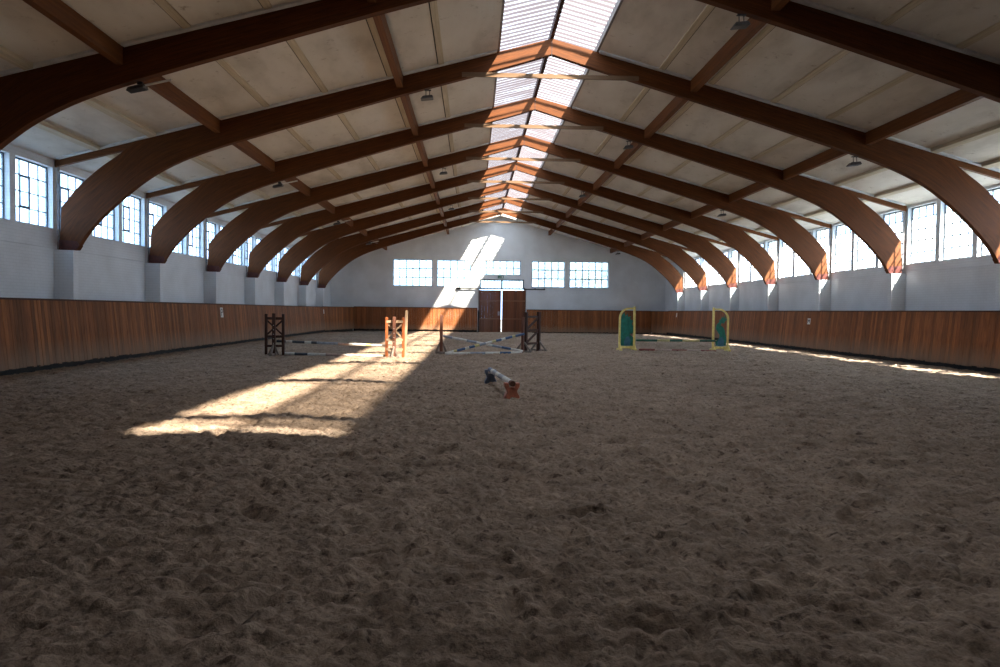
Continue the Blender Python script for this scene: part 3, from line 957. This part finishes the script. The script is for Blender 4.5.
# local x runs away from the viewer along the wing
for x, h in ((-.55, 1.56), (.55, 1.58)):
    p = MB(); p.bar((x, 0, -.04), (x, 0, h), .13, .12); p.build('post', M['jump_brown'], t, bevel=.008)
p = MB(); p.bar((-.78, .0, -.04), (-.78, .0, 1.36), .10, .10); p.build('upright', M['jump_post'], t, bevel=.008)
for z in (1.38, .85, .33):
    r = MB(); r.bar((-.55, 0, z), (.55, 0, z), .04, .085); r.build('rail', M['jump_brown'], t)
for a, b in ((.88, 1.34), (.36, .81)):
    r = MB(); r.bar((-.5, .0, a), (.5, .0, b), .03, .09); r.build('brace', M['jump_brown'], t)
for x in (-.74, .55):
    f = MB(); f.bar((x, -.36, .03), (x, .36, .03), .09, .085); f.bar((x, -.32, .06), (x, -.04, .40), .05, .06); f.bar((x, .32, .06), (x, .04, .40), .05, .06); f.build('foot', M['foot_grey'], t)
pole('white and grey pole crossing down to the right on the crossed jump', (-3.19, 26.28, sz + .64), (-.22, 27.4, fz(-.2, 27.4) + .05), [(.1, G_), (.28, W_), (.4, G_), (.6, W_), (.72, G_), (.84, B_), (1, W_)])
pole('blue and white pole crossing up to the right on the crossed jump', (-3.12, 26.2, fz(-3.1, 26.2) + .05), (-.18, 27.25, wz + .74), [(.1, W_), (.14, Y_), (.24, B_), (.29, W_), (.36, B_), (.42, Y_), (.5, G_), (.58, W_), (.63, Y_), (.7, B_), (.75, W_), (.84, B_), (.88, Y_), (1, B_)])
pole('grey white ground pole lying under the crossed poles', (-3.05, 25.98, fz(-3.05, 25.98) + .05), (-.3, 26.95, fz(-.3, 26.95) + .05), [(.3, W_), (.5, G_), (.7, W_), (.85, B_), (1, W_)])

# cavaletti pole on two blocks
def x_block(mb, w, d, h):
    """X-shaped plastic block: splayed feet, waist, two horns with a notch for the pole"""
    pr = [(-w * .5, 0), (-w * .16, 0), (-w * .10, h * .16), (w * .10, h * .16), (w * .16, 0), (w * .5, 0), (w * .5, h * .20), (w * .34, h * .46), (w * .34, h * .54), (w * .5, h * .80), (w * .5, h),
          (.068, h), (.057, h * .74), (-.057, h * .74), (-.068, h), (-w * .5, h), (-w * .5, h * .80), (-w * .34, h * .54), (-w * .34, h * .46), (-w * .5, h * .20)]
    mb.prism(pr, -d / 2, d / 2)
a = Vector((-1.40, 13.10, fz(-1.4, 13.1))); b = Vector((-1.72, 15.95, fz(-1.72, 15.95)))
ang = math.atan2(b.x - a.x, b.y - a.y)
for q, m, lab, w in ((a, 'block_red', 'brick red plastic cavaletti block at the near end of the low pole', .275), (b, 'block_blue', 'navy plastic cavaletti block at the far end of the low pole', .25)):
    mb = MB(); x_block(mb, w, .16, .31)
    o = mb.build('cavaletti_block', M[m], None, (q.x, q.y, q.z - .015), -ang, bevel=.012)
    tag(o, lab, 'jump block', 'cavaletti blocks')
d = (b - a).normalized()
pole('low blue and white pole resting on the two cavaletti blocks', a - d * .12 + Vector((0, 0, .285)), b + d * .12 + Vector((0, 0, .285)), [(.06, M['jump_post']), (.32, W_), (.5, G_), (.62, W_), (.76, G_), (.86, W_), (1, B_)], .052)

# yellow framed jump
def yellow_wing(label, loc, rotz, s, shape):
    t = thing('jump_wing', label, 'jump wing', loc, rotz, 'yellow framed jump wings')
    w, h, R = .63, 1.78, .42
    p = MB(); p.bar((-s * w / 2, 0, -.03), (-s * w / 2, 0, h + .08), .09, .08); p.build('upright', M['yellow'], t, bevel=.008)
    fr = MB()
    pts = [(s * w / 2, 0, 0), (s * w / 2, 0, h - R)] + [(s * (w / 2 - R + R * math.cos(an)), 0, h - R + R * math.sin(an)) for an in [math.pi / 2 * k / 8 for k in range(1, 9)]] + [(-s * w / 2, 0, h)]
    for q0, q1 in zip(pts[:-1], pts[1:]):
        fr.bar(q0, q1, .075, .08, (0, 1, 0))
    fr.build('curved_frame', M['yellow'], t)
    lo = MB(); lo.bar((-w / 2, 0, .13), (w / 2, 0, .13), .06, .10); lo.build('bottom_rail', M['yellow'], t)
    f = MB()
    for x in (-w / 2, w / 2): f.bar((x, -.34, .03), (x, .34, .03), .08, .09); f.bar((x, -.3, .05), (x, -.03, .3), .04, .05); 
    f.build('foot', M['yellow'], t)
    pn = MB(); pn.mat(M['green']); pn.prism([(s * a_ * .93, b_ * 1.1) for a_, b_ in shape][::s], -.012, .012)
    o = pn.build('panel', None, t)
    bl = MB()
    bl.prism([(-.12, .19), (.14, .19), (.17, .42), (.08, .6), (-.04, .56), (-.13, .36)], -.016, -.0125)
    bl.build('painted_patch', M['blue_patch'], o)
    return t
SH1 = [(-.30, .18), (.30, .18), (.30, 1.12), (.24, 1.36), (.12, 1.46), (.07, 1.30), (-.01, 1.42), (-.05, 1.28), (-.18, 1.32), (-.12, 1.22), (-.29, 1.14), (-.22, 1.02), (-.30, .92), (-.30, .68), (-.12, .62), (-.30, .50)]
SH2 = [(-.20, .20), (.26, .20), (.27, .52), (.22, .66), (.19, .80), (.12, .92), (.00, 1.00), (.04, 1.08), (.15, 1.06), (.20, 1.16), (.28, 1.20), (.26, 1.30), (.20, 1.25), (.18, 1.38), (.12, 1.26), (.06, 1.34), (.02, 1.24),
       (-.10, 1.20), (-.05, 1.14), (-.19, 1.02), (-.22, .86), (-.13, .72), (-.04, .62), (-.06, .48), (-.24, .36)]
yz = fz(4.45, 30.3)
yellow_wing('yellow framed jump wing with a full green panel', (4.42, 30.4, yz), .06, -1, SH1)
yz2 = fz(8.5, 30.6)
yellow_wing('yellow framed jump wing with a twisting green cut-out shape', (8.52, 30.6, yz2), -.03, 1, SH2)
GP, YP, RP = M['green_pole'], M['pole_yellow'], M['pole_red']
pole('green and yellow pole hung low between the yellow jump wings', (4.80, 30.28, yz + .43), (8.25, 30.48, yz2 + .43), [(.26, GP), (.42, Y_), (.58, GP), (.80, YP), (1, GP)])
pole('red and white pole lying on the sand before the yellow jump wings', (4.86, 30.0, fz(4.86, 30.0) + .045), (8.2, 30.2, fz(8.2, 30.2) + .045), [(.2, RP), (.42, P_), (.62, RP), (.8, P_), (1, RP)])

# ------------------------------------------------------------------ outside
mb = MB(); mb.box(-120, 120, -60, 180, -1.4, -.55)
o = mb.build('ground', simple('yard_gravel', (.085, .09, .085), .9, .4, .4)); tag(o, 'grey yard outside the hall beyond the windows', 'ground', kind='structure')

def tree(x, y, h, r, seed, label):
    rr = random.Random(seed)
    t = thing('tree', label, 'tree', (x, y, -.55), 0, 'trees outside the end wall')
    tk = MB()
    tops = []
    def branch(p, d, L, rad, lev):
        q = p + d * L
        tk.tube(p, q, rad, rad * .6, 7)
        tops.append(q)
        if lev == 0: return
        for _ in range(3 if lev > 1 else 4):
            nd = (d + Vector((rr.uniform(-.8, .8), rr.uniform(-.8, .8), rr.uniform(-.1, .6)))).normalized()
            branch(p + d * (L * rr.uniform(.6, 1)), nd, L * rr.uniform(.55, .75), rad * .55, lev - 1)
    branch(Vector((0, 0, 0)), Vector((.05, 0, 1)).normalized(), h * .42, .17, 3)
    tk.build('trunk', M['bark'], t)
    lv = MB()
    for q in tops[3:]:
        for _ in range(26):
            c = q + Vector((rr.gauss(0, r), rr.gauss(0, r), rr.gauss(0, r * .7)))
            u = Vector((rr.uniform(-1, 1), rr.uniform(-1, 1), rr.uniform(-1, 1))).normalized() * .13
            w = u.orthogonal().normalized() * .08
            n = len(lv.v)
            lv.v += [tuple(c - u), tuple(c + w), tuple(c + u), tuple(c - w)]; lv.f.append((n, n + 1, n + 2, n + 3)); lv.mi.append(0)
    lv.build('foliage', M['leaf'], t)
tree(7.6, 72, 8.0, .55, 3, 'loose pale green tree outside the right hand end wall window')
tree(4.6, 78, 8.5, .6, 5, 'green tree outside the end wall window right of the door')
tree(12.0, 82, 8.5, .7, 9, 'green tree farther out beyond the right hand end wall window')

# ------------------------------------------------------------------ light
SUN = 70.0
SKY = 6.4
w = bpy.data.worlds.new('world'); SC.world = w
w.use_nodes = True
bg = w.node_tree.nodes['Background']
bg.inputs['Color'].default_value = (.44, .68, 1.0, 1)
bg.inputs['Strength'].default_value = SKY

sd = bpy.data.lights.new('sun', 'SUN'); sd.energy = SUN; sd.angle = math.radians(1.7); sd.color = (1.0, .93, .80)
so = bpy.data.objects.new('sun', sd); COL.objects.link(so)
dirv = Vector((-.56, .76, -1.0)).normalized()
so.rotation_euler = dirv.to_track_quat('-Z', 'Y').to_euler()
so.location = (20, -20, 40)

# light portals in the window bands (they only tell the renderer where the sky comes in)
def portal(loc, rot, sx, sy):
    l = bpy.data.lights.new('portal', 'AREA'); l.shape = 'RECTANGLE'; l.size = sx; l.size_y = sy
    l.cycles.is_portal = True
    o = bpy.data.objects.new('portal', l); COL.objects.link(o); o.location = loc; o.rotation_euler = rot
ym, yl = (9.28 + 53.28) / 2, 44.2
portal((-WX - .2, ym, 4.53), (0, -math.pi / 2, 0), 1.7, yl)
portal((WX + .2, ym, 4.48), (0, math.pi / 2, 0), 2.05, yl)
portal((.1, YF + .12, 4.3), (-math.pi / 2, 0, 0), 17.8, 2.9)
sa = math.atan(SLOPE)
for s in (-1, 1):
    portal((s * .75, (SKY0 + SKY1) / 2, ZR + .12 - SLOPE * .75), (0, s * sa, 0), 1.5, SKY1 - SKY0)

# ------------------------------------------------------------------ camera
cam = bpy.data.cameras.new('camera'); cam.sensor_width = 36; cam.lens = 720 * 36 / 1000; cam.clip_end = 500
co = bpy.data.objects.new('camera', cam); COL.objects.link(co)
yaw, pitch, roll = .0372, -.031, .0116
fw = Vector((math.sin(yaw) * math.cos(pitch), math.cos(yaw) * math.cos(pitch), math.sin(pitch)))
ri = Vector((math.cos(yaw), -math.sin(yaw), 0)); up = ri.cross(fw)
r2 = ri * math.cos(roll) + up * math.sin(roll); u2 = up * math.cos(roll) - ri * math.sin(roll)
mat = Matrix((r2, u2, -fw)).transposed().to_4x4(); mat.translation = (-2.113, 0, 1.575)
co.matrix_world = mat
SC.camera = co

SC.view_settings.view_transform = 'Standard'
SC.view_settings.look = 'None'
SC.view_settings.gamma = 1
SC.view_settings.use_curve_mapping = False
SC.view_settings.exposure = 0.62
SC.cycles.use_denoising = True
SC.cycles.max_bounces = 10
SC.cycles.diffuse_bounces = 5
SC.cycles.transparent_max_bounces = 12
SC.cycles.caustics_reflective = False
SC.cycles.caustics_refractive = False
SC.cycles.sample_clamp_indirect = 8
